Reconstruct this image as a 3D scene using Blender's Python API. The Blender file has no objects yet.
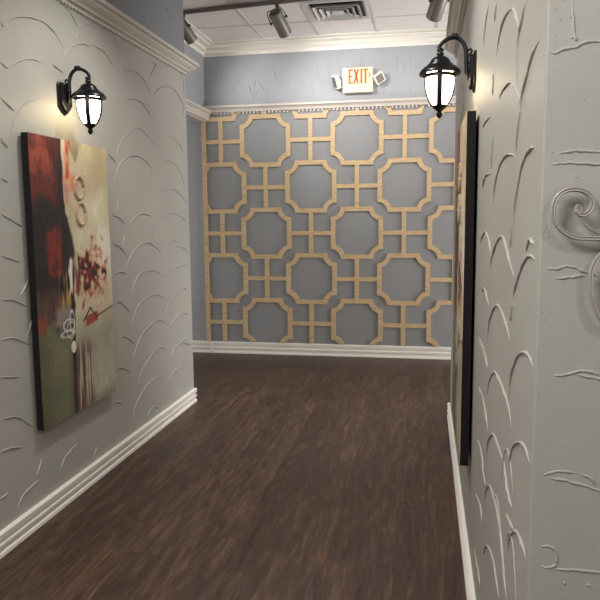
import bpy, bmesh, math, random
from mathutils import Vector, Matrix, noise
random.seed(7)
C = bpy.context.scene.collection
PI = math.pi
# ------------------------------------------------------------------ place
XL, YL = -1.924, 5.33        # face and far end of the left wall
XR, YR, YC = 0.205, 5.186, 1.29  # face, far end and near corner of the right wall
D = 7.362                    # front of the lattice
WB = D + 0.026               # back wall
XH = -2.447                  # header over the side opening
ZC = 3.46                    # ceiling
RIDGES_LEFT = [
  [(2.889,2.403),(2.972,2.481),(3.081,2.527),(3.229,2.549),(3.348,2.529),(3.47,2.455)],
  [(3.414,2.704),(3.533,2.674),(3.614,2.615)],
  [(2.894,2.455),(2.917,2.435)],
  [(3.423,2.384),(3.447,2.431),(3.537,2.497),(3.652,2.54),(3.757,2.546)],
  [(3.758,2.563),(3.906,2.559),(3.982,2.529),(4.045,2.477)],
  [(3.622,2.613),(3.563,2.537)],
  [(3.709,2.662),(3.807,2.693)],
  [(4.047,2.689),(4.134,2.634)],
  [(2.875,2.272),(2.93,2.251)],
  [(2.935,2.261),(3.018,2.304),(3.121,2.339),(3.227,2.344)],
  [(3.322,2.357),(3.428,2.334)],
  [(2.859,2.112),(2.969,2.062)],
  [(2.919,1.949),(2.966,2.033),(3.073,2.12),(3.219,2.168)],
  [(2.841,1.931),(2.897,1.887)],
  [(4.161,2.513),(4.44,2.525),(4.635,2.413)],
  [(4.588,2.677),(4.71,2.649)],
  [(4.749,2.678),(4.593,2.536)],
  [(5.049,2.758),(5.258,2.674),(5.291,2.524)],
  [(4.635,2.413),(4.79,2.503),(5.031,2.547),(5.241,2.469),(5.276,2.342)],
  [(4.156,2.294),(4.264,2.338),(4.456,2.343),(4.639,2.254)],
  [(4.021,1.923),(4.057,2.007),(4.213,2.113),(4.407,2.166),(4.659,2.074)],
  [(3.98,1.778),(4.046,1.882),(4.184,1.953),(4.341,1.976),(4.505,1.946),(4.57,1.884),(4.522,1.742)],
  [(4.958,2.176),(5.125,2.145),(5.231,2.085)],
  [(4.802,1.987),(4.983,1.983),(5.149,1.914),(5.253,1.793)],
  [(4.763,1.766),(4.987,1.782),(5.178,1.726),(5.29,1.681)],
  [(3.909,1.959),(4.019,1.905)],
  [(4.142,1.502),(4.272,1.567),(4.405,1.591),(4.578,1.567)],
  [(4.704,1.527),(4.846,1.582),(4.971,1.598),(5.164,1.559),(5.287,1.502)],
  [(3.92,1.579),(4.016,1.567),(4.114,1.522)],
  [(3.99,1.586),(4.026,1.674)],
  [(3.925,1.406),(4.027,1.373),(4.132,1.303)],
  [(4.086,1.211),(4.17,1.304),(4.303,1.371),(4.438,1.39),(4.56,1.367),(4.722,1.294)],
  [(4.674,1.186),(4.73,1.271),(4.848,1.371),(4.953,1.39),(5.081,1.366)],
  [(5.013,1.341),(5.167,1.319),(5.326,1.253)],
  [(4.579,1.381),(4.624,1.473)],
  [(4.056,1.375),(4.109,1.464)],
  [(3.913,1.212),(4.013,1.217),(4.122,1.195)],
  [(4.175,1.016),(4.198,1.101),(4.301,1.173),(4.438,1.193),(4.58,1.178),(4.785,1.113)],
  [(4.827,1.129),(4.934,1.166),(5.133,1.183),(5.27,1.157)],
  [(3.924,1.027),(3.995,1.025),(4.137,0.94)],
  [(4.142,0.832),(4.214,0.929),(4.352,0.994),(4.565,1.012),(4.771,0.951)],
  [(4.699,0.801),(4.809,0.916),(5.003,0.971),(5.129,1.002),(5.277,0.949)],
  [(4.812,0.714),(4.899,0.763),(5.1,0.798),(5.285,0.755)],
  [(4.367,0.781),(4.493,0.814),(4.642,0.81),(4.814,0.745)],
  [(3.938,0.794),(4.047,0.79),(4.21,0.704)],
  [(4.137,0.601),(4.244,0.718),(4.402,0.789),(4.585,0.811)],
  [(4.812,0.472),(4.88,0.537),(5.081,0.572),(5.222,0.575)],
  [(5.08,0.564),(5.288,0.5)],
  [(4.21,0.439),(4.309,0.522),(4.492,0.595),(4.624,0.61),(4.777,0.55)],
  [(4.757,0.312),(4.865,0.365),(5.064,0.369)],
  [(3.928,0.607),(3.999,0.591),(4.116,0.538)],
  [(4.103,0.225),(4.191,0.311),(4.366,0.386),(4.548,0.397),(4.697,0.327)],
  [(4.912,0.153),(5.071,0.177)],
  [(3.866,0.401),(3.979,0.37)],
  [(4.345,0.152),(4.439,0.202),(4.584,0.157)],
  [(2.787,1.393),(2.938,1.351)],
  [(2.766,1.187),(2.864,1.175),(2.983,1.126)],
  [(2.747,1.003),(2.846,0.995),(2.981,0.936)],
  [(2.73,0.833),(2.883,0.797)],
  [(2.71,0.635),(2.84,0.61),(2.966,0.52)],
  [(2.921,1.183),(2.996,1.259)],
  [(2.96,0.98),(3.011,1.067)],
  [(2.694,0.484),(2.771,0.479),(2.865,0.449)],
  [(2.673,0.268),(2.734,0.274)],
  [(2.795,0.16),(2.84,0.207),(2.91,0.226),(3.0,0.235)],
  [(3.19,0.21),(3.247,0.26),(3.391,0.296)],
  [(2.966,0.254),(3.029,0.339)],
  [(3.552,0.134),(3.596,0.205)],
  [(2.84,1.917),(2.897,1.887)],
  [(2.823,1.749),(2.881,1.725)],
  [(2.806,1.585),(2.98,1.519)],
]
RIDGES_RIGHT = [
  [(1.571,2.01),(1.611,1.984),(1.661,1.963),(1.68,1.928),(1.68,1.852)],
  [(2.207,2.032),(2.103,2.071),(1.981,2.087),(1.845,2.071),(1.761,2.044),(1.698,2.004),(1.66,1.959)],
  [(2.083,1.886),(1.981,1.894),(1.822,1.887),(1.718,1.861),(1.64,1.826),(1.591,1.796)],
  [(1.363,1.88),(1.456,1.865),(1.519,1.838),(1.587,1.809),(1.592,1.762)],
  [(2.51,2.284),(2.654,2.224),(2.685,2.182)],
  [(2.221,2.2),(2.27,2.155)],
  [(2.261,2.002),(2.274,1.93)],
  [(2.64,1.877),(2.514,1.883),(2.34,1.878)],
  [(2.21,1.811),(2.254,1.701)],
  [(1.598,1.787),(1.623,1.753),(1.661,1.694)],
  [(2.169,1.588),(2.107,1.652),(1.972,1.698),(1.799,1.707),(1.648,1.683)],
  [(1.675,1.518),(1.627,1.593),(1.538,1.66),(1.434,1.682),(1.355,1.68)],
  [(2.592,1.651),(2.459,1.691),(2.25,1.685)],
  [(2.651,1.446),(2.523,1.48),(2.404,1.497),(2.266,1.469),(2.178,1.418)],
  [(2.193,1.341),(2.176,1.412),(2.032,1.473),(1.894,1.497),(1.784,1.47),(1.715,1.441),(1.602,1.403)],
  [(1.637,1.359),(1.581,1.395),(1.49,1.446),(1.402,1.471),(1.322,1.468)],
  [(1.68,1.541),(1.703,1.473)],
  [(1.453,1.475),(1.395,1.504),(1.352,1.495)],
  [(2.508,1.279),(2.388,1.301),(2.209,1.263)],
  [(2.26,1.125),(2.194,1.209),(2.067,1.275),(1.933,1.302),(1.76,1.282),(1.669,1.25)],
  [(2.607,1.094),(2.329,1.098)],
  [(1.661,1.298),(1.635,1.349)],
  [(2.603,1.079),(2.326,1.088),(2.205,1.06)],
  [(1.652,1.095),(1.629,1.165),(1.543,1.231),(1.436,1.269),(1.346,1.275),(1.314,1.263)],
  [(2.215,0.967),(2.146,1.034),(2.018,1.091),(1.909,1.107),(1.745,1.103),(1.651,1.091),(1.584,1.052)],
  [(2.604,0.905),(2.403,0.925),(2.236,0.909),(2.15,0.864)],
  [(2.186,0.734),(2.141,0.83),(1.999,0.909),(1.862,0.926),(1.672,0.924)],
  [(1.617,0.95),(1.558,1.02),(1.451,1.07),(1.367,1.086),(1.316,1.073)],
  [(2.544,0.714),(2.389,0.731),(2.256,0.707)],
  [(2.338,0.705),(2.181,0.676)],
  [(1.718,0.932),(1.623,0.892),(1.534,0.883)],
  [(2.201,0.587),(2.175,0.654),(2.045,0.731),(1.898,0.748),(1.771,0.739),(1.683,0.7),(1.615,0.649),(1.586,0.63)],
  [(2.606,0.479),(2.331,0.538),(2.277,0.502)],
  [(2.211,0.418),(2.087,0.515),(1.917,0.571),(1.794,0.562),(1.737,0.54)],
  [(1.588,0.749),(1.561,0.798),(1.468,0.862),(1.378,0.881),(1.313,0.876)],
  [(1.634,0.827),(1.504,0.847)],
  [(2.591,0.261),(2.356,0.28),(2.292,0.263)],
]
RIDGES_FACE = [
  [(0.208,1.841),(0.22,1.835),(0.233,1.841),(0.253,1.843),(0.266,1.85),(0.294,1.852),(0.314,1.852)],
  [(0.245,1.923),(0.251,1.867),(0.258,1.852)],
  [(0.226,1.659),(0.257,1.665),(0.302,1.662),(0.327,1.658)],
  [(0.217,1.641),(0.249,1.644),(0.303,1.641),(0.327,1.637)],
  [(0.213,1.455),(0.237,1.455),(0.261,1.459),(0.291,1.447),(0.319,1.436)],
  [(0.231,1.435),(0.26,1.439),(0.291,1.443)],
  [(0.228,1.257),(0.25,1.255),(0.268,1.26),(0.286,1.265),(0.302,1.264),(0.319,1.259),(0.346,1.25)],
  [(0.271,1.259),(0.32,1.251),(0.351,1.243)],
  [(0.222,1.059),(0.251,1.07),(0.29,1.069)],
  [(0.29,1.069),(0.31,1.061),(0.323,1.044)],
  [(0.226,1.057),(0.271,1.052),(0.329,1.037),(0.357,1.027)],
  [(0.234,0.872),(0.291,0.876),(0.336,0.875),(0.368,0.879)],
  [(0.22,0.91),(0.231,0.918),(0.244,0.919),(0.255,0.909),(0.257,0.893),(0.251,0.88),(0.234,0.876),(0.223,0.884)],
  [(0.27,0.847),(0.276,0.847)],
  [(0.312,0.847),(0.321,0.847)],
]
SCROLLS = [
  [(0.263,1.558),(0.262,1.563),(0.265,1.567),(0.268,1.561),(0.266,1.555),(0.268,1.552),(0.275,1.552),(0.283,1.558),(0.288,1.569),(0.286,1.58),(0.279,1.589),(0.267,1.595),(0.252,1.596),(0.238,1.592),(0.228,1.582),(0.223,1.569),(0.223,1.554),(0.228,1.538),(0.238,1.525),(0.251,1.516),(0.267,1.511),(0.286,1.51),(0.305,1.51),(0.326,1.511)],
  [(0.271,1.545),(0.277,1.536),(0.286,1.528),(0.298,1.522),(0.312,1.517)],
  [(0.327,1.499),(0.313,1.489),(0.302,1.478),(0.295,1.465),(0.291,1.45),(0.291,1.43),(0.293,1.409),(0.299,1.392),(0.306,1.376),(0.319,1.361)],
  [(0.297,1.444),(0.308,1.443),(0.32,1.446)],
]
RW, RH = .007, .0065
WORLD = .42
EXPO = 0.
def pnt(name, loc, power, rad, col=(1, .98, .95)):
    l = bpy.data.lights.new(name, 'POINT'); l.energy = power; l.shadow_soft_size = rad; l.color = col
    o = bpy.data.objects.new(name, l); C.objects.link(o); o.location = loc; return o
def area(name, loc, tgt, sx, sy, power, col=(1, .98, .96)):
    l = bpy.data.lights.new(name, 'AREA'); l.shape = 'RECTANGLE'; l.size = sx; l.size_y = sy; l.energy = power; l.color = col
    o = bpy.data.objects.new(name, l); C.objects.link(o); o.location = loc
    o.rotation_euler = (Vector(tgt)-Vector(loc)).to_track_quat('-Z', 'Y').to_euler(); return o
def LIGHTS():
    for i, (fr, d) in enumerate(heads):
        spot('track_beam', fr + d*.02, (fr.x + d.x*2, WB, (2.7, 2.7, 2.65)[i]), (60, 36, 34)[i], 88, (1, .97, .94), .03, .95)
    spot('hall_beam', (-.75, 3.4, 3.40), (-1.6, 3.4, 1.0), 105, 92, (1, .98, .95), .03, .7)
    spot('hall_beam', (-.95, 2.6, 3.40), (.1, 2.6, 1.0), 125, 95, (1, .98, .95), .06, .7)
    spot('hall_beam', (-.9, 5.6, 3.40), (-.9, 5.45, 0), 190, 58, (1, .98, .95), .1, .9)
    pnt('entry_fill', (-.9, .2, 2.6), 95, .3)  # added soft fill with no fixture, brightens the near hall
    spot('entry_beam', (1.5, -1.0, 3.38), (.3, 1.3, 1.5), 62, 70, (1, .98, .95), .03)
    area('alcove_fill', (3.5, 6.1, 1.2), (-1, 5.7, 3.6), 1.8, 1.4, 150)  # added fill panel out of view, lifts the ceiling; no real window
    area('side_hall_fill', (-5.0, 6.3, 1.3), (-1, 6.3, 2.2), 1.8, 2.0, 40)  # weak fill panel added beyond the left opening, not a window
# ------------------------------------------------------------------ helpers
def lin(c):
    return tuple(((x/255)/12.92 if x/255 <= .04045 else ((x/255+.055)/1.055)**2.4) for x in c)

def mat(name, rgb, rough=.6, metal=0., bump=0., bscale=60., var=0., vscale=4., emit=None, estr=0., detail=4.):
    m = bpy.data.materials.new(name); m.use_nodes = True
    nt = m.node_tree; N = nt.nodes; Lk = nt.links
    b = N['Principled BSDF']
    c = lin(rgb) + (1,)
    b.inputs['Base Color'].default_value = c
    b.inputs['Roughness'].default_value = rough
    b.inputs['Metallic'].default_value = metal
    tc = N.new('ShaderNodeTexCoord')
    if var > 0:
        n = N.new('ShaderNodeTexNoise'); n.inputs['Scale'].default_value = vscale; n.inputs['Detail'].default_value = detail
        r = N.new('ShaderNodeMapRange'); r.inputs[1].default_value = .3; r.inputs[2].default_value = .7
        r.inputs[3].default_value = 1-var; r.inputs[4].default_value = 1+var
        mx = N.new('ShaderNodeMix'); mx.data_type = 'RGBA'; mx.blend_type = 'MULTIPLY'; mx.inputs[0].default_value = 1
        mx.inputs[6].default_value = c
        Lk.new(tc.outputs['Object'], n.inputs['Vector']); Lk.new(n.outputs['Fac'], r.inputs[0])
        Lk.new(r.outputs[0], mx.inputs[7]); Lk.new(mx.outputs[2], b.inputs['Base Color'])
    if bump > 0:
        n = N.new('ShaderNodeTexNoise'); n.inputs['Scale'].default_value = bscale; n.inputs['Detail'].default_value = 5
        bp = N.new('ShaderNodeBump'); bp.inputs['Strength'].default_value = bump; bp.inputs['Distance'].default_value = .004
        Lk.new(tc.outputs['Object'], n.inputs['Vector']); Lk.new(n.outputs['Fac'], bp.inputs['Height']); Lk.new(bp.outputs[0], b.inputs['Normal'])
    if emit:
        b.inputs['Emission Color'].default_value = lin(emit) + (1,); b.inputs['Emission Strength'].default_value = estr
    return m

def link(name, me, parent=None):
    o = bpy.data.objects.new(name, me); C.objects.link(o)
    if parent: o.parent = parent
    return o

def root_loc(p):
    v = Vector((0, 0, 0))
    while p is not None:
        v += p.location; p = p.parent
    return v

def obj(name, bm, m, parent=None, smooth=False, origin=None):
    """bm holds world coordinates; the object's origin goes to `origin` (a top-level object) or to its parent"""
    off = root_loc(parent) if parent else Vector(origin or (0, 0, 0))
    bmesh.ops.recalc_face_normals(bm, faces=bm.faces)
    bmesh.ops.translate(bm, verts=bm.verts, vec=-off)
    me = bpy.data.meshes.new(name); bm.to_mesh(me); bm.free()
    for mm in (m if isinstance(m, (list, tuple)) else [m]): me.materials.append(mm)
    if smooth:
        for p in me.polygons: p.use_smooth = True
    o = link(name, me, parent)
    if not parent: o.location = off
    return o

def smooth_by_angle(o, deg=35):
    me = o.data
    for p in me.polygons: p.use_smooth = True
    bm = bmesh.new(); bm.from_mesh(me)
    for e in bm.edges:
        if len(e.link_faces) == 2 and e.calc_face_angle(0) > math.radians(deg): e.smooth = False
    bm.to_mesh(me); bm.free()
    return o

def thing(name, label, cat, loc, group=None):
    o = bpy.data.objects.new(name, None); C.objects.link(o); o.location = loc
    o.empty_display_size = .05
    o['label'] = label; o['category'] = cat
    if group: o['group'] = group
    return o

def tag(o, label, cat, group=None):
    o['label'] = label; o['category'] = cat
    if group: o['group'] = group
    return o

def struct(name, bm, m, label, cat, smooth=None):
    o = obj(name, bm, m); o['kind'] = 'structure'; o['label'] = label; o['category'] = cat
    if smooth: smooth_by_angle(o, smooth)
    return o

def box(bm, a, b, bev=0., mi=0):
    a, b = Vector(a), Vector(b)
    r = bmesh.ops.create_cube(bm, size=1, matrix=Matrix.Translation((a+b)/2) @ Matrix.Diagonal((abs(b.x-a.x), abs(b.y-a.y), abs(b.z-a.z), 1)))
    vs = r['verts']
    fs = {f for v in vs for f in v.link_faces}
    for f in fs: f.material_index = mi
    if bev > 0:
        es = {e for v in vs for e in v.link_edges}
        bmesh.ops.bevel(bm, geom=list(es), offset=bev, segments=2, affect='EDGES', profile=.6)

def frame_of(d):
    d = d.normalized(); a = Vector((0, 0, 1)) if abs(d.z) < .95 else Vector((1, 0, 0))
    u = d.cross(a).normalized(); return u, u.cross(d).normalized()

def tube(bm, pts, rad, n=8, cap=True):
    pts = [Vector(p) for p in pts]; rings = []; u = None
    for i, p in enumerate(pts):
        d = (pts[min(i+1, len(pts)-1)] - pts[max(i-1, 0)]).normalized()
        if u is None: u, w = frame_of(d)
        else:
            u = (u - d*u.dot(d)).normalized(); w = d.cross(u)
        r = rad[i] if isinstance(rad, (list, tuple)) else rad
        rings.append([bm.verts.new(p + (u*math.cos(t) + w*math.sin(t))*r) for t in (2*PI*k/n for k in range(n))])
    for a, b in zip(rings, rings[1:]):
        for k in range(n): bm.faces.new((a[k], a[(k+1) % n], b[(k+1) % n], b[k]))
    if cap:
        bm.faces.new(rings[0][::-1]); bm.faces.new(rings[-1])

def lathe(bm, o, axis, prof, n=28, cap=True):
    """prof: (radius, distance along axis)"""
    o = Vector(o); axis = Vector(axis).normalized(); u, w = frame_of(axis); rings = []
    for r, z in prof:
        rings.append([bm.verts.new(o + axis*z + (u*math.cos(t) + w*math.sin(t))*max(r, 1e-4)) for t in (2*PI*k/n for k in range(n))])
    for a, b in zip(rings, rings[1:]):
        for k in range(n): bm.faces.new((a[k], a[(k+1) % n], b[(k+1) % n], b[k]))
    if cap:
        bm.faces.new(rings[0][::-1]); bm.faces.new(rings[-1])

def spline(pts, n=6):
    pts = [Vector(p) for p in pts]
    if len(pts) < 3:
        return [pts[0].lerp(pts[-1], i/n) for i in range(n+1)]
    P = [2*pts[0]-pts[1]] + pts + [2*pts[-1]-pts[-2]]; out = []
    for i in range(1, len(P)-2):
        a, b, c, d = P[i-1:i+3]
        for k in range(n):
            t = k/n
            out.append(.5*((2*b) + (c-a)*t + (2*a-5*b+4*c-d)*t*t + (3*b-a-3*c+d)*t**3))
    out.append(pts[-1]); return out

def sweep(bm, prof, path, side=1, close=True):
    """prof: (out, z) ring; path: plan points; `out` grows to the left (side=1) or right (side=-1) of the path; mitred"""
    P = [Vector((p[0], p[1])) for p in path]; ds = [(b-a).normalized() for a, b in zip(P, P[1:])]
    nm = [Vector((-d.y, d.x))*side for d in ds]; rings = []
    for i, p in enumerate(P):
        n1 = nm[max(i-1, 0)]; n2 = nm[min(i, len(nm)-1)]
        m = (n1+n2)/(1+n1.dot(n2))
        rings.append([bm.verts.new((p.x+m.x*o, p.y+m.y*o, z)) for o, z in prof])
    k = len(prof)
    for a, b in zip(rings, rings[1:]):
        for j in range(k if close else k-1): bm.faces.new((a[j], a[(j+1) % k], b[(j+1) % k], b[j]))
    bm.faces.new(rings[0][::-1]); bm.faces.new(rings[-1])

def ridge(bm, pts, normal, w=.008, h=.004, jit=.35, seg=5):
    """a raised trowel ridge: half-round bead lying on a wall, tapered to both ends"""
    nrm = Vector(normal); S = spline(pts, seg); n = len(S)
    if n < 3: return
    s0 = random.uniform(0, 100); rings = []
    for i, p in enumerate(S):
        d = (S[min(i+1, n-1)] - S[max(i-1, 0)]).normalized(); q = d.cross(nrm).normalized()
        t = i/(n-1); tp = min(1, 4.5*t+.12, 4.5*(1-t)+.12)
        j = 1 + jit*noise.noise(Vector((s0, i*.55, 0)))*1.6
        ww, hh = w*tp*j, h*tp*j
        wob = q*(noise.noise(Vector((s0+9, i*.6, 3)))*w*.35)
        rings.append([bm.verts.new(p + wob + q*(ww*.5*math.cos(a)) + nrm*(hh*math.sin(a) - .0006)) for a in (PI*k/6 for k in range(7))])
    for a, b in zip(rings, rings[1:]):
        for k in range(6):
            f = bm.faces.new((a[k], a[k+1], b[k+1], b[k])); f.smooth = True
    for r in (rings[0], rings[-1]): bm.faces.new(r)

def prism(bm, poly, y0, y1, clip=None):
    """poly in (x, z), extruded along y"""
    a = [bm.verts.new((x, y0, z)) for x, z in poly]; b = [bm.verts.new((x, y1, z)) for x, z in poly]
    n = len(poly); bm.faces.new(a); bm.faces.new(b[::-1])
    for i in range(n): bm.faces.new((a[i], b[i], b[(i+1) % n], a[(i+1) % n]))

# ------------------------------------------------------------------ materials
M = {}
M['wall'] = mat('plaster_grey', (172, 170, 162), .5, bump=.22, bscale=55, var=.05, vscale=2.2)
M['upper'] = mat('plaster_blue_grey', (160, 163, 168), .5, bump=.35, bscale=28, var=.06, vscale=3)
M['upper_slate'] = mat('plaster_slate_grey', (122, 125, 130), .5, bump=.35, bscale=28, var=.06, vscale=3)  # darker grey than the other upper walls
M['panel'] = mat('panel_grey', (142, 143, 145), .5, bump=.06, bscale=40, var=.02)
M['trim'] = mat('trim_white', (236, 231, 222), .42, bump=.05, bscale=120)
M['crown'] = mat('crown_cream', (202, 194, 186), .45, bump=.05, bscale=120)
M['tan'] = mat('shoe_tan', (196, 170, 138), .5)
M['tile'] = mat('ceiling_tile', (232, 227, 225), .85, bump=.8, bscale=160, var=.08, vscale=90)
M['tbar'] = mat('ceiling_grid', (206, 200, 198), .45)
M['black'] = mat('lantern_black', (17, 17, 19), .32, metal=.35, bump=.15, bscale=90)
M['canvas_edge'] = mat('canvas_edge_black', (7, 7, 9), .8, bump=.2, bscale=200)
M['glass'] = mat('frosted_glass', (240, 234, 214), .35, emit=(255, 230, 186), estr=20)
M['can'] = mat('track_can_grey', (122, 116, 110), .4, metal=.15)
M['can_dark'] = mat('track_dark', (66, 61, 58), .5)
M['lens'] = mat('lamp_lens', (250, 246, 236), .3, emit=(255, 246, 232), estr=6)
M['track'] = mat('track_rail', (104, 96, 92), .5)
M['vent'] = mat('vent_white', (205, 203, 202), .4)
M['vent_dark'] = mat('vent_throat', (44, 42, 41), .8)
M['sign'] = mat('sign_cream', (224, 212, 184), .4, emit=(255, 240, 205), estr=.04)
M['orange'] = mat('sign_orange', (232, 96, 10), .5, emit=(255, 110, 10), estr=.2)
M['plastic'] = mat('sign_white_plastic', (226, 222, 212), .4)
M['head_lens'] = mat('emergency_lens', (120, 112, 104), .15, metal=.4)
M['scroll'] = mat('scroll_painted_grey', (166, 162, 153), .38, bump=.15, bscale=80)
M['ring'] = mat('relief_ring_gold', (176, 152, 122), .45, bump=.5, bscale=120, var=.35, vscale=40)

def wood_gold():
    m = mat('gilded_oak', (206, 172, 122), .48); nt = m.node_tree; N = nt.nodes; Lk = nt.links; b = N['Principled BSDF']
    tc = N['Texture Coordinate']; n = N.new('ShaderNodeTexNoise'); n.inputs['Scale'].default_value = 30; n.inputs['Detail'].default_value = 6
    mp = N.new('ShaderNodeMapping'); mp.inputs['Scale'].default_value = (.35, 1, 1.6)
    cr = N.new('ShaderNodeValToRGB'); cr.color_ramp.elements[0].position = .3; cr.color_ramp.elements[1].position = .72
    cr.color_ramp.elements[0].color = lin((188, 160, 120)) + (1,); cr.color_ramp.elements[1].color = lin((214, 187, 146)) + (1,)
    Lk.new(tc.outputs['Object'], mp.inputs['Vector']); Lk.new(mp.outputs[0], n.inputs['Vector']); Lk.new(n.outputs['Fac'], cr.inputs[0]); Lk.new(cr.outputs[0], b.inputs['Base Color'])
    bp = N.new('ShaderNodeBump'); bp.inputs['Strength'].default_value = .2; bp.inputs['Distance'].default_value = .003
    Lk.new(n.outputs['Fac'], bp.inputs['Height']); Lk.new(bp.outputs[0], b.inputs['Normal'])
    return m
M['gold'] = wood_gold()

def floor_mat():
    m = bpy.data.materials.new('dark_wood_planks'); m.use_nodes = True; nt = m.node_tree; N = nt.nodes; Lk = nt.links; b = N['Principled BSDF']
    def math_(op, a, bb=None):
        n = N.new('ShaderNodeMath'); n.operation = op
        for i, v in enumerate((a, bb)):
            if v is None: continue
            if isinstance(v, (int, float)): n.inputs[i].default_value = v
            else: Lk.new(v, n.inputs[i])
        return n.outputs[0]
    tc = N.new('ShaderNodeTexCoord'); sx = N.new('ShaderNodeSeparateXYZ'); Lk.new(tc.outputs['Object'], sx.inputs[0])
    X, Y = sx.outputs[0], sx.outputs[1]
    u = math_('DIVIDE', math_('ADD', X, 20.03), .152); row = math_('FLOOR', u); fu = math_('FRACT', u)
    wn = N.new('ShaderNodeTexWhiteNoise'); wn.noise_dimensions = '1D'; Lk.new(row, wn.inputs['W'])
    v = math_('DIVIDE', math_('ADD', math_('ADD', Y, 20), math_('MULTIPLY', wn.outputs['Value'], 1.22)), 1.22)
    colm = math_('FLOOR', v); fv = math_('FRACT', v)
    cb = N.new('ShaderNodeCombineXYZ'); Lk.new(row, cb.inputs[0]); Lk.new(colm, cb.inputs[1])
    wn2 = N.new('ShaderNodeTexWhiteNoise'); wn2.noise_dimensions = '3D'; Lk.new(cb.outputs[0], wn2.inputs['Vector'])
    # grain
    g = N.new('ShaderNodeCombineXYZ')
    Lk.new(math_('MULTIPLY', X, 26), g.inputs[0]); Lk.new(math_('MULTIPLY', Y, 3.2), g.inputs[1]); Lk.new(math_('MULTIPLY', wn2.outputs['Value'], 37), g.inputs[2])
    n1 = N.new('ShaderNodeTexNoise'); n1.inputs['Scale'].default_value = 1.0; n1.inputs['Detail'].default_value = 7; n1.inputs['Roughness'].default_value = .62; n1.inputs['Distortion'].default_value = .7
    Lk.new(g.outputs[0], n1.inputs['Vector'])
    g2 = N.new('ShaderNodeCombineXYZ')
    Lk.new(math_('MULTIPLY', X, 85), g2.inputs[0]); Lk.new(math_('MULTIPLY', Y, 7), g2.inputs[1]); Lk.new(math_('MULTIPLY', wn2.outputs['Value'], 11), g2.inputs[2])
    n2 = N.new('ShaderNodeTexNoise'); n2.inputs['Scale'].default_value = 1.0; n2.inputs['Detail'].default_value = 4
    Lk.new(g2.outputs[0], n2.inputs['Vector'])
    f = math_('ADD', math_('ADD', math_('MULTIPLY', n1.outputs['Fac'], .68), math_('MULTIPLY', n2.outputs['Fac'], .32)), math_('MULTIPLY', math_('SUBTRACT', wn2.outputs['Value'], .5), .09))
    cr = N.new('ShaderNodeValToRGB'); e = cr.color_ramp.elements
    e[0].position = .3; e[0].color = lin(FLOOR_C[0]) + (1,); e[1].position = .72; e[1].color = lin(FLOOR_C[2]) + (1,)
    k = e.new(.5); k.color = lin(FLOOR_C[1]) + (1,)
    Lk.new(f, cr.inputs[0])
    # joints
    eu = math_('MINIMUM', fu, math_('SUBTRACT', 1, fu)); ev = math_('MULTIPLY', math_('MINIMUM', fv, math_('SUBTRACT', 1, fv)), 8)
    jt = math_('LESS_THAN', math_('MINIMUM', eu, ev), .008)
    mx = N.new('ShaderNodeMix'); mx.data_type = 'RGBA'; mx.inputs[7].default_value = lin((34, 24, 19)) + (1,)
    Lk.new(math_('MULTIPLY', jt, .55), mx.inputs[0]); Lk.new(cr.outputs[0], mx.inputs[6]); Lk.new(mx.outputs[2], b.inputs['Base Color'])
    mr = N.new('ShaderNodeMapRange'); mr.inputs[3].default_value = .36; mr.inputs[4].default_value = .56
    Lk.new(n1.outputs['Fac'], mr.inputs[0]); Lk.new(mr.outputs[0], b.inputs['Roughness'])
    bp = N.new('ShaderNodeBump'); bp.inputs['Strength'].default_value = .35; bp.inputs['Distance'].default_value = .003
    Lk.new(f, bp.inputs['Height']); Lk.new(bp.outputs[0], b.inputs['Normal'])
    return m
FLOOR_C = [(35, 24, 17), (66, 47, 36), (106, 79, 61)]
M['floor'] = floor_mat()

def art_mat():
    m = mat('abstract_paint', (200, 190, 170), .5, bump=.25, bscale=90); nt = m.node_tree; N = nt.nodes
    a = N.new('ShaderNodeAttribute'); a.attribute_name = 'Paint'
    nt.links.new(a.outputs['Color'], N['Principled BSDF'].inputs['Base Color'])
    return m
M['art'] = art_mat()

# ------------------------------------------------------------------ shell
bm = bmesh.new(); box(bm, (-5.2, -3.2, -.1), (4.2, WB+.2, 0)); struct('floor', bm, M['floor'], 'dark brown wood plank floor running down the hallway', 'floor')
bm = bmesh.new(); box(bm, (-5.2, -3.2, ZC), (4.2, WB+.2, ZC+.1)); struct('ceiling', bm, M['tile'], 'white speckled drop ceiling tiles above the hallway', 'ceiling')
GX, GY, GS = -1.127, 6.75, .607
bm = bmesh.new()
for i in range(-7, 10):
    x = GX + i*GS
    if -5.1 < x < 4.1: box(bm, (x-.012, -3.2, ZC-.007), (x+.012, WB-.02, ZC))
for i in range(-17, 2):
    y = GY + i*GS
    if y < WB-.05: box(bm, (-5.1, y-.012, ZC-.006), (4.1, y+.012, ZC))
struct('trim_1', bm, M['tbar'], 'thin white metal grid between the ceiling tiles', 'ceiling grid')

def arcs(bm, place, nrm, a0, a1, z0, z1, keep, sx=.3, sz=.2, w=.007, h=.0032):
    """trowel scallops in rows, for the wall beyond what is measured"""
    r = 0; z = z0
    while z < z1:
        a = a0 + (sx*.5 if r % 2 else 0)
        while a < a1:
            ca, cz = a + random.uniform(-.05, .05), z + random.uniform(-.04, .04)
            if keep(ca, cz):
                rx, rz = random.uniform(.11, .15), random.uniform(.14, .2)
                t0, t1 = random.uniform(.02, .3)*PI, random.uniform(.7, .98)*PI
                ridge(bm, [place(ca + rx*math.cos(t), cz + rz*math.sin(t)) for t in (t0 + (t1-t0)*k/6 for k in range(7))], nrm, w, h)
            a += sx
        z += sz; r += 1

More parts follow.
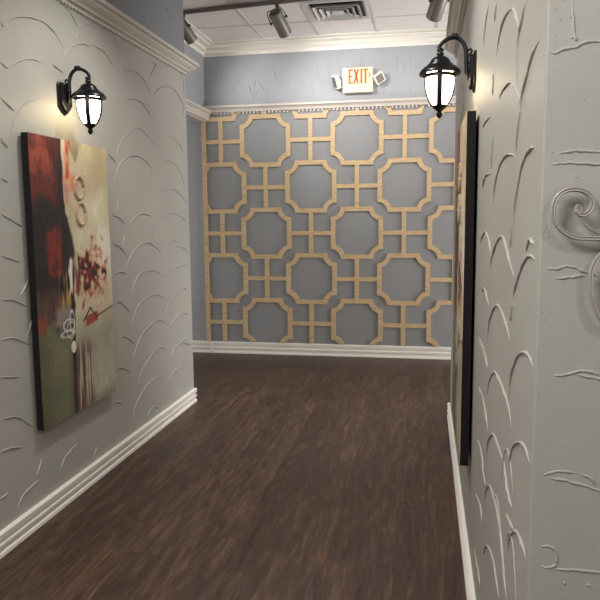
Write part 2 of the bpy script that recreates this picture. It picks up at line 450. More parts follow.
# left wall: full height slab with scallops below the crown
bm = bmesh.new(); box(bm, (-2.62, -3.2, 0), (XL, YL, 2.74))
for r in RIDGES_LEFT: ridge(bm, [(XL, y, z) for y, z in r], (1, 0, 0), RW, RH)
arcs(bm, lambda a, z: (XL, a, z), (1, 0, 0), -1.5, 2.7, .2, 2.6, lambda a, z: a < 2.45)
struct('wall_left', bm, M['wall'], 'grey plaster wall with scalloped trowel marks on the left of the hallway', 'wall')
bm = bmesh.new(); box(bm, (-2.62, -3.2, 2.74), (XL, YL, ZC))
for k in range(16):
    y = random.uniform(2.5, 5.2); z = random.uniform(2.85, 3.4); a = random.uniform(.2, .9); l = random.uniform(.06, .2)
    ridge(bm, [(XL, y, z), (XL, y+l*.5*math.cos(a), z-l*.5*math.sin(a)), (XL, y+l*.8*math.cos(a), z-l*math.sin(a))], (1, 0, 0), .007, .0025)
struct('wall_upper_left', bm, M['upper_slate'], 'slate grey upper wall above the left crown moulding', 'wall')

# right wall block: hallway face, near face toward the viewer and far end
bm = bmesh.new(); box(bm, (XR, YC, 0), (3.6, YR, ZC), bev=.004)
for r in RIDGES_RIGHT: ridge(bm, [(XR, y, z) for y, z in r], (-1, 0, 0), .0065, .0055)
for r in RIDGES_FACE: ridge(bm, [(x, YC, z) for x, z in r], (0, -1, 0), .0055, .003, seg=8)
arcs(bm, lambda a, z: (XR, a, z), (-1, 0, 0), 1.5, 5.0, .2, 2.5, lambda a, z: (z < .95-.0*a and a < 1.9) or (z > 2.15 and a < 2.2 and z < 2.5) or a > 3.75)
arcs(bm, lambda a, z: (a, YC, z), (0, -1, 0), .4, 3.4, .2, 3.2, lambda a, z: a > .62 or z < .8)
for k in range(150):   # plaster crumbs on the near face and along its corner
    if k < 60: x, z = random.gauss(XR+.012, .006), random.uniform(.9, 2.1)
    else: x, z = random.uniform(.22, .4), random.uniform(.9, 2.1)
    s = random.uniform(.0008, .002)
    if x > XR+.003: bmesh.ops.create_icosphere(bm, subdivisions=1, radius=s, matrix=Matrix.Translation((x, YC, z)))
struct('wall_right', bm, M['wall'], 'grey plaster wall with heavy trowel ridges on the right of the hallway', 'wall')

# back wall, header over the side opening, and the spaces behind
bm = bmesh.new(); box(bm, (-5.2, WB, 0), (4.2, WB+.2, ZC))
for k in range(70):
    x = random.uniform(-2.4, 1.0); z = random.uniform(2.84, 3.28); a = random.uniform(-2.2, -.9); l = random.uniform(.08, .3)
    ridge(bm, [(x, WB, z), (x+l*.5*math.cos(a)+.015, WB, z+l*.5*math.sin(a)), (x+l*math.cos(a), WB, max(2.8, z+l*math.sin(a)))], (0, -1, 0), .008, .003)
for k in range(34):
    x = random.uniform(-2.9, -2.5); z = random.uniform(.2, 2.5); a = random.uniform(-.9, .5); l = random.uniform(.03, .09)
    ridge(bm, [(x, WB, z), (x+l*.5, WB, z+.02), (x+l, WB, z+l*math.sin(a))], (0, -1, 0), .008, .004)
struct('wall_back', bm, M['upper'], 'blue grey plaster wall at the far end of the hallway', 'wall')
bm = bmesh.new(); box(bm, (-2.62, YL, 2.63), (XH, WB, ZC)); struct('wall_header', bm, M['upper'], 'blue grey header wall over the opening on the far left', 'wall')

# mouldings ----------------------------------------------------------
def crown_prof(z0, out=.094, hgt=.1):
    p = [(-.01, 0), (.012, 0), (.012, .016), (.03, .018), (.034, .028), (.044, .036), (.06, .044), (.072, .056), (.074, .064), (.084, .066), (.094, .072), (.094, .094), (.08, .1), (-.01, .1)]
    return [(o*out/.094 if o > 0 else o, z0 + z*hgt/.1) for o, z in p]
def dentils(bm, a, b, nrm, z0, z1, o0, o1, step=.036, wd=.02):
    a, b = Vector((a[0], a[1], 0)), Vector((b[0], b[1], 0)); n = Vector((nrm[0], nrm[1], 0)); d = (b-a); L = d.length; d.normalize(); s = step*.5
    while s < L:
        p = a + d*s; q0 = p - d*wd*.5 + n*o0; q1 = p + d*wd*.5 + n*o1
        box(bm, (q0.x, q0.y, z0), (q1.x, q1.y, z1)); s += step
bm = bmesh.new(); sweep(bm, crown_prof(2.708), [(XL, -3.2), (XL, YL), (-2.62, YL)], side=-1)
dentils(bm, (XL, 0), (XL, YL), (1, 0), 2.699, 2.711, .0, .015)
struct('trim_2', bm, M['crown'], 'cream crown moulding with small dentils along the left wall', 'moulding', 30)
bm = bmesh.new(); sweep(bm, crown_prof(2.708, .085), [(XR, YC+.3), (XR, YR), (3.6, YR)], side=1)
dentils(bm, (XR, 1.6), (XR, YR), (-1, 0), 2.699, 2.711, .0, .015)
struct('trim_3', bm, M['crown'], 'cream crown moulding along the top of the right wall', 'moulding', 30)
hp = [(-.01, 2.628), (.02, 2.628), (.02, 2.635), (.05, 2.64), (.052, 2.665), (.058, 2.672), (.058, 2.70), (.07, 2.708), (.082, 2.716), (.09, 2.722), (.09, 2.74), (.07, 2.748), (-.01, 2.748)]
bm = bmesh.new(); sweep(bm, hp, [(XH, YL-.0), (XH, WB)], side=-1)
struct('trim_4', bm, M['crown'], 'cream moulding along the header over the side opening', 'moulding', 30)
bp_ = [(-.01, 2.724), (.034, 2.724), (.036, 2.742), (.04, 2.748), (.05, 2.756), (.06, 2.764), (.072, 2.768), (.072, 2.786), (.06, 2.794), (-.01, 2.794)]
bm = bmesh.new(); sweep(bm, bp_, [(XH-.0, WB), (3.6, WB)], side=-1)
dentils(bm, (XH+.09, WB), (1.5, WB), (0, -1), 2.701, 2.726, .0, .026, .042, .020)
struct('trim_5', bm, M['crown'], 'cream ledge moulding with dentils above the gold lattice', 'moulding', 30)
cp = [(-.01, 3.328), (.022, 3.328), (.024, 3.342), (.012, 3.346), (.016, 3.362), (.03, 3.374), (.052, 3.380), (.056, 3.390), (.044, 3.394), (.056, 3.410), (.085, 3.420), (.112, 3.423), (.114, 3.434), (.104, 3.437), (.13, 3.446), (.15, 3.448), (.15, ZC-.001), (-.01, ZC-.001)]
bm = bmesh.new(); sweep(bm, cp, [(XH, YL), (XH, WB), (3.6, WB)], side=-1)
struct('trim_6', bm, M['trim'], 'white ceiling cornice above the far wall', 'moulding', 30)

def base_prof(hgt=.118):
    k = hgt/.122
    return [(-.01, .0), (.014, 0), (.020, .002), (.020, .014), (.018, .021), (.010, .025)] + [(o, z*k) for o, z in ((.012, .044), (.019, .049), (.020, .064), (.010, .068), (.010, .082), (.019, .088), (.021, .114), (.014, .122), (-.01, .122))]
bm = bmesh.new(); sweep(bm, base_prof(), [(XL, -3.2), (XL, YL), (-2.62, YL)], side=-1)
struct('baseboard_left', bm, M['trim'], 'white ribbed baseboard along the left wall', 'baseboard', 30)
bm = bmesh.new(); sweep(bm, base_prof(), [(3.6, YC), (XR, YC), (XR, YR), (3.6, YR)], side=1)
struct('baseboard_right', bm, M['trim'], 'white ribbed baseboard along the right wall', 'baseboard', 30)
bm = bmesh.new(); sweep(bm, base_prof(.138), [(-5.0, WB), (3.6, WB)], side=-1); box(bm, (-2.452, WB-.0235, 0), (-2.410, WB-.005, .139), bev=.002)
struct('baseboard_back', bm, M['trim'], 'white ribbed baseboard under the gold lattice', 'baseboard', 30)

# ------------------------------------------------------------------ lattice
S, LX, LZ = .5088, -2.266, 2.4024
CX0, CX1, CZ0, CZ1 = -2.47, 1.55, .144, 2.716
lat = thing('wall_lattice', 'gold wooden lattice of notched octagons covering the far wall', 'lattice', (-.9, D, .118))
A, R_, W_ = .56*S, .215*S, .094*S
def clip(bm, x0=CX0, x1=CX1, z0=CZ0, z1=CZ1):
    for co, no in (((x0, 0, 0), (-1, 0, 0)), ((x1, 0, 0), (1, 0, 0)), ((0, 0, z0), (0, 0, -1)), ((0, 0, z1), (0, 0, 1))):
        r = bmesh.ops.bisect_plane(bm, geom=bm.verts[:]+bm.edges[:]+bm.faces[:], plane_co=co, plane_no=no, clear_outer=True)
        es = [g for g in r['geom_cut'] if isinstance(g, bmesh.types.BMEdge)]
        if es: bmesh.ops.holes_fill(bm, edges=[e for e in bm.edges if e.is_boundary], sides=0)
def octa(cx, cz, t0, t1):
    outer, inner = [], []; n = 7; Ri = R_ + W_
    th0 = math.atan2(-math.sqrt(Ri*Ri - W_*W_), -W_) % (2*PI)
    th1 = math.atan2(-W_, -math.sqrt(Ri*Ri - W_*W_)) % (2*PI)
    for q, (sx, sz) in enumerate(((1, 1), (-1, 1), (-1, -1), (1, -1))):
        oc, ic = [], []
        for k in range(n+1):
            to = 1.5*PI + (PI - 1.5*PI)*k/n; ti = th0 + (th1-th0)*k/n
            oc.append((cx + sx*(A + R_*math.cos(to)), cz + sz*(A + R_*math.sin(to))))
            ic.append((cx + sx*(A + Ri*math.cos(ti)), cz + sz*(A + Ri*math.sin(ti))))
        if q % 2: oc.reverse(); ic.reverse()
        outer += oc; inner += ic
    bm = bmesh.new(); N = len(outer)
    V = [[bm.verts.new((x, y, z)) for x, z in ring] for ring, y in ((outer, t0), (inner, t0), (outer, t1), (inner, t1))]
    for i in range(N):
        j = (i+1) % N
        bm.faces.new((V[0][i], V[0][j], V[1][j], V[1][i])); bm.faces.new((V[2][i], V[3][i], V[3][j], V[2][j]))
        bm.faces.new((V[0][i], V[2][i], V[2][j], V[0][j])); bm.faces.new((V[1][i], V[1][j], V[3][j], V[3][i]))
    return bm
T1 = D + .0205
bm = bmesh.new(); box(bm, (CX0, D+.02, CZ0), (CX1, WB, CZ1)); obj('backing_panel', bm, M['panel'], lat)
for i in range(0, 8):
    for j in range(-1, 6):
        cx, cz = LX + i*S + (.03 if i > 4 else 0), LZ - j*S
        if (i + j) % 2:
            if cx - A > CX1 or cz - A > CZ1 or cz + A < CZ0: continue
            bm = octa(cx, cz, D, T1); clip(bm)
            if len(bm.verts) > 8: obj('octagon_frame', bm, M['gold'], lat)
            else: bm.free()
        else:
            if cz - .44*S > CZ1 or cz + .44*S < CZ0+.03: continue
            h, w = S - A, .044*S
            hl, hr = h + (.03 if i == 5 else 0), h + (.03 if i == 4 else 0)
            poly = [(-hl, -w), (-w, -w), (-w, -h), (w, -h), (w, -w), (hr, -w), (hr, w), (w, w), (w, h), (-w, h), (-w, w), (-hl, w)]
            bm = bmesh.new(); prism(bm, [(cx+a, cz+b) for a, b in poly], D+.0015, T1); clip(bm)
            obj('cross_bar', bm, M['gold'], lat)
bm = bmesh.new(); box(bm, (CX0-.012, D-.004, CZ0), (CX0+.030, WB, CZ1), bev=.002); obj('edge_stile', bm, M['gold'], lat)

# ------------------------------------------------------------------ paintings
def sst(a, b, x):
    t = max(0., min(1., (x-a)/(b-a))); return t*t*(3-2*t)
def nz(x, y, s=1., o=0.): return noise.noise(Vector((x*s, y*s, o)))
def fb(x, y, s=1., o=0.): return noise.fractal(Vector((x*s, y*s, o)), 1., 2., 4)
def mixc(a, b, t): return tuple(p + (q-p)*t for p, q in zip(a, b))
def paint(u, v):
    x, y = u*.822, v*1.472
    w1 = fb(x, y, 5, 1); w2 = fb(x, y, 14, 2); w3 = nz(x, y, 60, 3); st = nz(x*6, y, 12, 4)
    seam = .365 + .075*sst(.8, .6, v) - .02*sst(.4, 0, v) + .006*w2
    # left field
    c = mixc((112, 42, 32), (78, 30, 26), .5+.7*w1)
    c = mixc(c, (156, 70, 52), sst(.0, .5, w1+.4*w2)*sst(.75, .95, v))
    dk = sst(.80, .735, v + .05*w1)
    c = mixc(c, (34, 26, 25), dk)
    c = mixc(c, (30, 24, 24), sst(.22, .37, u + .06*w1)*.85)
    blk = sst(.12, .16, u+.02*w2)*sst(.34, .30, u+.02*w2)*sst(.505, .53, v+.02*w2)*sst(.70, .665, v+.02*w2)
    c = mixc(c, mixc((140, 44, 34), (92, 30, 26), .5+.9*w2), blk)
    if blk > .5 and (abs(((y*16+w1*.5) % 1)-.5) > .46 or abs(((x*15+w2*.4) % 1)-.5) > .47): c = mixc(c, (80, 26, 24), .6)
    c = mixc(c, mixc((58, 38, 33), (122, 92, 80), .45+.7*w1), sst(.50, .43, v+.04*w1))
    gr = sst(.375, .32, v + .03*w2)
    c = mixc(c, mixc((98, 104, 82), (124, 118, 88), .5+.8*w1), gr)
    c = mixc(c, (150, 66, 44), sst(.45, .8, w1+.9)*sst(.14, .02, u)*sst(.40, .37, v)*sst(.31, .34, v)*.8)
    c = mixc(c, (86, 78, 54), sst(.2, .0, u)*gr*.6)
    # right field
    r = mixc((214, 202, 172), (190, 174, 140), .5+.9*w1)
    r = mixc(r, (226, 221, 202), sst(.72, .64, v+.05*w1)*sst(.4, .6, v)*sst(.55, .9, u))
    r = mixc(r, (178, 160, 118), sst(.62, .9, u+.12*w2)*sst(.76, .9, v)*.5)
    r = mixc(r, mixc((172, 166, 142), (150, 142, 120), .5+w1), sst(.40, .3, v+.03*w1)*.9)
    r = mixc(r, (196, 190, 176), sst(.3, .1, v)*sst(.1, .55, w1+.35)*.6)
    r = mixc(r, (214, 122, 96), sst(.62, .5, u)*sst(.80, .84, v)*sst(.9, .86, v)*.8)
    r = mixc(r, (120, 104, 84), sst(.05, .0, v)*.5)
    # burst
    du, dv = (u-.70)/.19, (v-.51)/.09
    rr = math.hypot(du, dv); an = math.atan2(dv, du)
    spk = rr + .35*nz(math.cos(an)*3, math.sin(an)*3, 1.5, 7) + 1.1*w2 + .5*nz(x, y, 34, 21) + .1
    r = mixc(r, mixc((112, 40, 34), (46, 28, 30), sst(-.05, .25, nz(x, y, 22, 23))), sst(.95, .6, spk))
    r = mixc(r, (196, 104, 66), sst(1.35, .95, spk)*(1-sst(.95, .6, spk))*.6)
    # red-brown drips low down
    dr = sst(.22, .06, abs(u-.46-.06*(1-v)))*sst(.29, .2, v)*sst(-.3, .15, nz(x, y*.06, 46, 9)+.25*w1)
    r = mixc(r, (88, 52, 50), .85*dr); c = mixc(c, (74, 48, 44), .8*dr)
    # orange house mark
    r = mixc(r, (158, 72, 48), sst(.57, .6, u)*sst(.78, .74, u)*sst(.305, .315, v-.06*(u-.57))*sst(.352, .345, v-.06*(u-.57)))
    for (ax, ay, bx, by) in ((.555, .335, .655, .378), (.655, .378, .735, .338), (.735, .338, 1.0, .362)):
        t = max(0, min(1, ((u-ax)*(bx-ax)+(v-ay)*(by-ay))/((bx-ax)**2+(by-ay)**2)))
        d = math.hypot((u-ax-(bx-ax)*t)*.822, (v-ay-(by-ay)*t)*1.472)
        r = mixc(r, (48, 34, 30), sst(.009, .005, d)*(.9 if ax < .7 else .5))
    out = mixc(c, r, sst(-.006, .006, u-seam))
    # dark band along the seam
    bw = .03 + .035*sst(.8, .6, v)*sst(.45, .6, v) + .015*w2
    out = mixc(out, (33, 25, 26), sst(bw, bw*.4, abs(u-seam+.02))*(.95 - .35*sst(.3, .1, v))*sst(.995, .85, v+.3*max(0, u-.4)))
    # coral and cream streak hanging from the top
    su = .43 - .16*(.97-v) + .01*w2
    out = mixc(out, (208, 164, 126), sst(.045, .03, abs(u-su-.01))*sst(.815, .845, v+.02*st))
    out = mixc(out, (198, 66, 48), sst(.03, .015, abs(u-su-.012))*sst(.84, .88, v+.05*w2)*sst(-.25, .1, nz(x, y*.3, 50, 11)))
    out = mixc(out, (190, 134, 128), sst(.03, .015, abs(u-.405))*sst(.765, .785, v)*sst(.86, .83, v))
    # white and ochre strokes at mid height
    out = mixc(out, (176, 138, 74), sst(.10, .05, abs(u-.34))*sst(.38, .42, v)*sst(.56, .5, v)*sst(.02, .3, nz(x, y*.16, 46, 13)))
    out = mixc(out, (228, 222, 206), sst(.035, .018, abs(u-.415+.02*st))*sst(.43, .46, v)*sst(.59, .565, v)*sst(-.3, 0, nz(x, y*.12, 60, 15)))
    out = mixc(out, (58, 40, 40), sst(.05, .03, abs(u-.515))*sst(.42, .46, v)*sst(.60, .56, v)*sst(-.1, .2, nz(x, y*.1, 50, 17)))
    out = mixc(out, (140, 40, 40), sst(.03, .015, abs(u-.50))*sst(.43, .46, v)*sst(.55, .5, v)*.8)
    # white scribble
    out = mixc(out, (158, 148, 140), sst(.13, .07, abs(u-.31+.05*w2))*sst(.33, .35, v)*sst(.42, .39, v)*.75)
    for k in range(4):
        cu, cv, ra, rb = ((.36, .335, .07, .022), (.38, .315, .05, .03), (.34, .305, .08, .012), (.40, .345, .03, .04))[k]
        d = abs(math.hypot((u-cu)/ra, (v-cv)/rb) - 1)*min(ra*.822, rb*1.472)
        out = mixc(out, (226, 222, 212), sst(.0045, .002, d)*.8)
    out = mixc(out, (228, 218, 190), sst(1.1, .8, math.hypot((u-.405)/.035, (v-.25)/.024)))
    g = 1 + .05*w3 + .02*st
    return tuple(max(0, min(255, q*g)) for q in out)

PW, PH, PT = .806, 1.472, .038
def painting(label, loc, rot):
    t = thing('canvas_painting', label, 'painting', (0, 0, 0), 'pair of abstract canvases')
    bm = bmesh.new(); box(bm, (.012, -PW/2, 0), (PT+.012-.001, PW/2, PH), bev=.0015); obj('stretcher', bm, M['canvas_edge'], t)['label'] = 'black painted canvas edge'
    bm = bmesh.new(); box(bm, (0, -PW*.3, PH-.05), (.0125, PW*.3, PH-.02)); obj('hanging_cleat', bm, M['canvas_edge'], t)
    nx, nyy = 150, 268; me = bpy.data.meshes.new('painted_canvas'); vs, cols = [], []
    for j in range(nyy+1):
        for i in range(nx+1):
            u, v = i/nx, j/nyy; rgb = paint(u, v)
            vs.append((PT+.012 + .0012*nz(u, v, 40, 5), -PW/2 + u*PW, v*PH)); cols += list(lin(rgb)) + [1.]
    fs = [(j*(nx+1)+i, j*(nx+1)+i+1, (j+1)*(nx+1)+i+1, (j+1)*(nx+1)+i) for j in range(nyy) for i in range(nx)]
    nv = len(vs); rim = [i for i in range(nx+1)] + [j*(nx+1)+nx for j in range(1, nyy+1)] + [nyy*(nx+1)+i for i in range(nx-1, -1, -1)] + [j*(nx+1) for j in range(nyy-1, 0, -1)]
    for k, r in enumerate(rim):
        vs.append((PT+.012-.003, vs[r][1], vs[r][2])); cols += cols[r*4:r*4+4]
    for k in range(len(rim)): fs.append((rim[k], rim[(k+1) % len(rim)], nv+(k+1) % len(rim), nv+k)[::-1])
    me.from_pydata(vs, [], fs); a = me.color_attributes.new('Paint', 'FLOAT_COLOR', 'POINT'); a.data.foreach_set('color', cols)
    me.materials.append(M['art']); link('painted_canvas', me, t)['label'] = 'abstract painted front in red, black and cream'
    for cu, cv in ((.566, .834), (.575, .738)):
        bm = bmesh.new(); n = 36
        pts = [(PT+.0145, -PW/2 + cu*PW + .048*math.cos(2*PI*k/n), cv*PH + .060*math.sin(2*PI*k/n)) for k in range(n+1)]
        tube(bm, pts, [.0098*(1+.25*nz(k, cv*9, .7, 2)) for k in range(n)] + [.0098*(1+.25*nz(0, cv*9, .7, 2))], 8)
        obj('relief_ring', bm, M['ring'], t, smooth=True)['label'] = 'raised ring of bronze paint'
    t.location = loc; t.rotation_euler = (0, 0, rot); return t
painting('tall abstract canvas in red, black and cream under the lantern on the left wall', (XL, 2.985+PW/2, .497), 0)
painting('tall abstract canvas seen edge-on on the right wall below its lantern', (XR, 2.83+PW/2, .497), PI)

# ------------------------------------------------------------------ lanterns
def lantern(label, x0, sgn, Y, rib0, ax, dz):
    def P(u, v, z): return Vector((x0 + sgn*u, Y + v, z + dz))
    t = thing('wall_lantern', label, 'lantern', (x0, Y, 2.19), 'pair of black wall lanterns')
    # plate: long shield, clipped top, pointed foot, in two steps
    def shield(w, z0, z1, cut, foot): return [(-w, z0+foot), (-w*.45, z0+foot*.3), (0, z0), (w*.45, z0+foot*.3), (w, z0+foot), (w, z1-cut), (w-cut, z1), (cut-w, z1), (-w, z1-cut)]
    bm = bmesh.new()
    for w, z0, z1, u0, u1, ins in ((.062, 2.106, 2.277, 0, .012, .004), (.050, 2.120, 2.263, .012, .028, .008)):
        pl = shield(w, z0, z1, .016, .04); n = len(pl)
        cz = (z0+z1)/2
        r0 = [bm.verts.new(P(u0, v, z)) for v, z in pl]; r1 = [bm.verts.new(P(u1-.004, v, z)) for v, z in pl]
        r2 = [bm.verts.new(P(u1, v*(1-ins/w), cz + (z-cz)*(1-ins/(z1-cz)))) for v, z in pl]
        bm.faces.new(r0); bm.faces.new(r2)
        for a, b in ((r0, r1), (r1, r2)):
            for i in range(n): bm.faces.new((a[i], a[(i+1) % n], b[(i+1) % n], b[i]))
    obj('back_plate', bm, M['black'], t)
    for z in (2.235, 2.165):
        bm = bmesh.new(); lathe(bm, P(.026, 0, z), (sgn, 0, 0), [(.006, 0), (.007, .003), (.003, .007)], 10); obj('plate_screw', bm, M['black'], t, True)
    bm = bmesh.new()
    arm = spline([P(.024, 0, 2.165), P(.036, 0, 2.19), P(.040, 0, 2.235), P(.042, 0, 2.285), P(.058, 0, 2.325), P(.092, 0, 2.346), P(.130, 0, 2.335), P(.156, 0, 2.31), P(ax, 0, 2.282)], 5)
    tube(bm, arm, [.0105 - .002*i/len(arm) for i in range(len(arm))], 10)
    lathe(bm, P(.092, 0, 2.346)+Vector((-.016*sgn, 0, .003)), (sgn, 0, 0), [(.010, 0), (.0145, .006), (.0145, .012), (.011, .016), (.0145, .020), (.0145, .026), (.009, .032)], 12)
    tube(bm, spline([P(.03, 0, 2.262), P(.018, 0, 2.284), P(.024, 0, 2.292), P(.034, 0, 2.288)], 4), .005, 8)
    obj('arm', bm, M['black'], t, True)
    bm = bmesh.new()
    lathe(bm, P(ax, 0, 0), (0, 0, 1), [(.006, 2.304), (.013, 2.300), (.016, 2.293), (.010, 2.287), (.015, 2.281), (.016, 2.275), (.010, 2.268), (.012, 2.262)], 14)
    obj('hanger_joint', bm, M['black'], t, True)
    bm = bmesh.new()
    lathe(bm, P(ax, 0, 0), (0, 0, 1), [(r*.91, z) for r, z in [(.010, 2.268), (.028, 2.265), (.042, 2.256), (.049, 2.245), (.051, 2.237), (.060, 2.235), (.062, 2.229), (.076, 2.223), (.091, 2.211), (.099, 2.200), (.1, 2.191), (.095, 2.190), (.088, 2.198), (.07, 2.204), (.02, 2.206)]], 32)
    smooth_by_angle(obj('cap', bm, M['black'], t), 40)
    gp = [(r*.91, z) for r, z in [(.062, 2.203), (.067, 2.18), (.0685, 2.155), (.066, 2.13), (.059, 2.102), (.047, 2.075), (.033, 2.056), (.024, 2.05)]]
    bm = bmesh.new(); lathe(bm, P(ax, 0, 0), (0, 0, 1), gp, 32); obj('glass_shade', bm, M['glass'], t, True)['label'] = 'glowing frosted glass shade'
    bm = bmesh.new(); lathe(bm, P(ax, 0, 0), (0, 0, 1), [(r*.91, z) for r, z in [(.071, 2.192), (.074, 2.190), (.074, 2.178), (.070, 2.176), (.066, 2.178), (.066, 2.19)]], 32); smooth_by_angle(obj('collar', bm, M['black'], t), 40)
    for k in range(4):
        a = rib0 + k*PI/2; bm = bmesh.new(); rings = []
        ca, sa = math.cos(a), math.sin(a)
        for r, z in gp:
            c0 = P(ax, 0, z); d = Vector((ca, sa, 0)); q = Vector((-sa, ca, 0)); hw = .0125
            rings.append([bm.verts.new(c0 + d*(r-.002) - q*hw), bm.verts.new(c0 + d*(r+.005) - q*hw*.8), bm.verts.new(c0 + d*(r+.005) + q*hw*.8), bm.verts.new(c0 + d*(r-.002) + q*hw)])
        for A1, B1 in zip(rings, rings[1:]):
            for i in range(4): bm.faces.new((A1[i], A1[(i+1) % 4], B1[(i+1) % 4], B1[i]))
        bm.faces.new(rings[0]); bm.faces.new(rings[-1][::-1]); obj('rib', bm, M['black'], t)
    bm = bmesh.new(); lathe(bm, P(ax, 0, 0), (0, 0, 1), [(r*.91, z) for r, z in [(.02, 2.066), (.034, 2.062), (.036, 2.054), (.030, 2.046), (.020, 2.040), (.012, 2.034), (.010, 2.028), (.015, 2.024), (.015, 2.016), (.010, 2.008), (.003, 2.002)]], 20)
    smooth_by_angle(obj('finial', bm, M['black'], t), 40)
lantern('black wall lantern glowing warm above the painting on the left wall', XL, 1, 3.415, math.radians(-72), .150, .002)
lantern('black wall lantern hanging off the right wall in front of the far wall', XR, -1, 3.12, math.radians(-92), .152, -.018)

# ------------------------------------------------------------------ track lights
def part_t(t, name, bm, m, smooth=False): return obj(name, bm, M[m], t, smooth)
TA = -.125   # the rail runs a little askew to the tile grid
def ty(x): return 6.16 + TA*(x + 2.2)
bm = bmesh.new(); box(bm, (-1.53, -.02, ZC-.033), (2.6, .02, ZC-.007), bev=.003); box(bm, (-1.53, -.007, ZC-.0345), (2.6, .007, ZC-.03))
bmesh.ops.transform(bm, matrix=Matrix.Translation((-.9, ty(-.9), 0)) @ Matrix.Rotation(math.atan(TA), 4, 'Z'), verts=bm.verts)
tag(obj('lighting_track', bm, M['track'], origin=(-.9, ty(-.9), ZC-.02)), 'grey lighting track running across the ceiling', 'lighting track')
def track_light(label, mount, rear, front, r, yoke_dir):
    mount, rear, front = Vector(mount), Vector(rear), Vector(front); d = (front-rear).normalized(); L = (front-rear).length
    t = thing('track_light', label, 'spotlight', mount, 'grey cylinder track lights')
    y = Vector(yoke_dir); y = (y - d*y.dot(d)).normalized()
    bm = bmesh.new(); lathe(bm, rear, d, [(r*.7, .0), (r*.94, .002), (r, .012), (r, L-.008), (r*.99, L), (r*.9, L), (r*.88, L-.035)], 32); smooth_by_angle(part_t(t, 'can', bm, 'can'), 40)
    bm = bmesh.new(); lathe(bm, rear, d, [(r*.4, -.012), (r*.66, -.010), (r*.72, .001)], 28); part_t(t, 'rear_cap', bm, 'can_dark')
    bm = bmesh.new(); lathe(bm, rear, d, [(r*.86, L-.034), (r*.86, L-.024), (r*.5, L-.018)], 28); part_t(t, 'lens', bm, 'lens', True)
    piv = rear + d*L*.36; top = Vector((rear.x, rear.y, 0)); top = Vector((mount.x, mount.y, mount.z-.045))
    bm = bmesh.new()
    tube(bm, spline([piv + y*(r+.012), piv + y*(r+.014) - d*L*.22, rear + y*(r*.9) - d*.03, top + y*.015], 5), .0055, 8)
    tube(bm, spline([piv - y*(r+.012), piv - y*(r+.014) - d*L*.22, rear - y*(r*.9) - d*.03, top - y*.015], 5), .0055, 8)
    tube(bm, [top + y*.018, top - y*.018], .0055, 8)
    part_t(t, 'yoke', bm, 'can', True)
    for s in (1, -1):
        bm = bmesh.new(); lathe(bm, piv + y*s*(r-.002), y*s, [(.008, 0), (.008, .012), (.014, .013), (.014, .024), (.009, .027)], 12); part_t(t, 'knob', bm, 'can_dark')
    bm = bmesh.new(); lathe(bm, mount, (0, 0, -1), [(.016, 0), (.016, .028), (.009, .034), (.007, .052)], 14); part_t(t, 'stem', bm, 'can_dark')
    return front, d
heads = []
heads.append(track_light('grey track light left of the ceiling vent, aimed at the far wall', (-1.315, ty(-1.315), ZC-.033), (-1.315, 5.95, 3.328), (-1.256, 6.12, 3.188), .060, (1, .1, .3)))
heads.append(track_light('grey track light half hidden behind the end of the left wall', (-2.225, ty(-2.225), ZC-.033), (-2.25, 6.09, 3.357), (-2.175, 6.25, 3.212), .056, (1, -.5, .2)))
heads.append(track_light('grey track light beside the right wall crown, cut off by the photo top', (.10, ty(.1), ZC-.033), (.106, 5.79, 3.36), (.042, 5.96, 3.205), .066, (1, .2, .3)))

# ------------------------------------------------------------------ ceiling vent
vx0, vx1 = GX+.014, GX+GS-.014; vy0, vy1 = GY-GS+.014, GY-.014; vcx, vcy, vh = (vx0+vx1)/2, (vy0+vy1)/2, (vx1-vx0)/2
v = thing('ceiling_vent', 'square white louvred air vent set in the ceiling', 'vent', (vcx, vcy, ZC))
def ring_loft(bm, hs):
    rs = [[bm.verts.new((vcx+a*h, vcy+b*h, z)) for a, b in ((-1, -1), (1, -1), (1, 1), (-1, 1))] for h, z in hs]
    for A1, B1 in zip(rs, rs[1:]+rs[:1]):
        for i in range(4): bm.faces.new((A1[i], A1[(i+1) % 4], B1[(i+1) % 4], B1[i]))
bm = bmesh.new(); ring_loft(bm, [(vh, ZC-.001), (vh, ZC-.010), (vh-.03, ZC-.012), (vh-.045, ZC-.003), (vh-.05, ZC-.0015)]); obj('vent_frame', bm, M['vent'], v)
bm = bmesh.new(); box(bm, (vcx-vh+.052, vcy-vh+.052, ZC-.003), (vcx+vh-.052, vcy+vh-.052, ZC-.0008)); obj('throat', bm, M['vent_dark'], v)
for k, h in enumerate((.215, .16, .105)):
    bm = bmesh.new(); ring_loft(bm, [(h, ZC-.034), (h-.03, ZC-.008), (h-.034, ZC-.008), (h-.004, ZC-.036)]); obj('louvre', bm, M['vent'], v)
bm = bmesh.new(); box(bm, (vcx-.055, vcy-.055, ZC-.030), (vcx+.055, vcy+.055, ZC-.026)); obj('centre_plate', bm, M['vent'], v)
bm = bmesh.new()
for a in (PI/4, 3*PI/4):
    d = Vector((math.cos(a), math.sin(a), 0))*.27; tube(bm, [Vector((vcx, vcy, ZC-.014))-d, Vector((vcx, vcy, ZC-.014))+d], .004, 6)
obj('brace', bm, M['vent'], v)

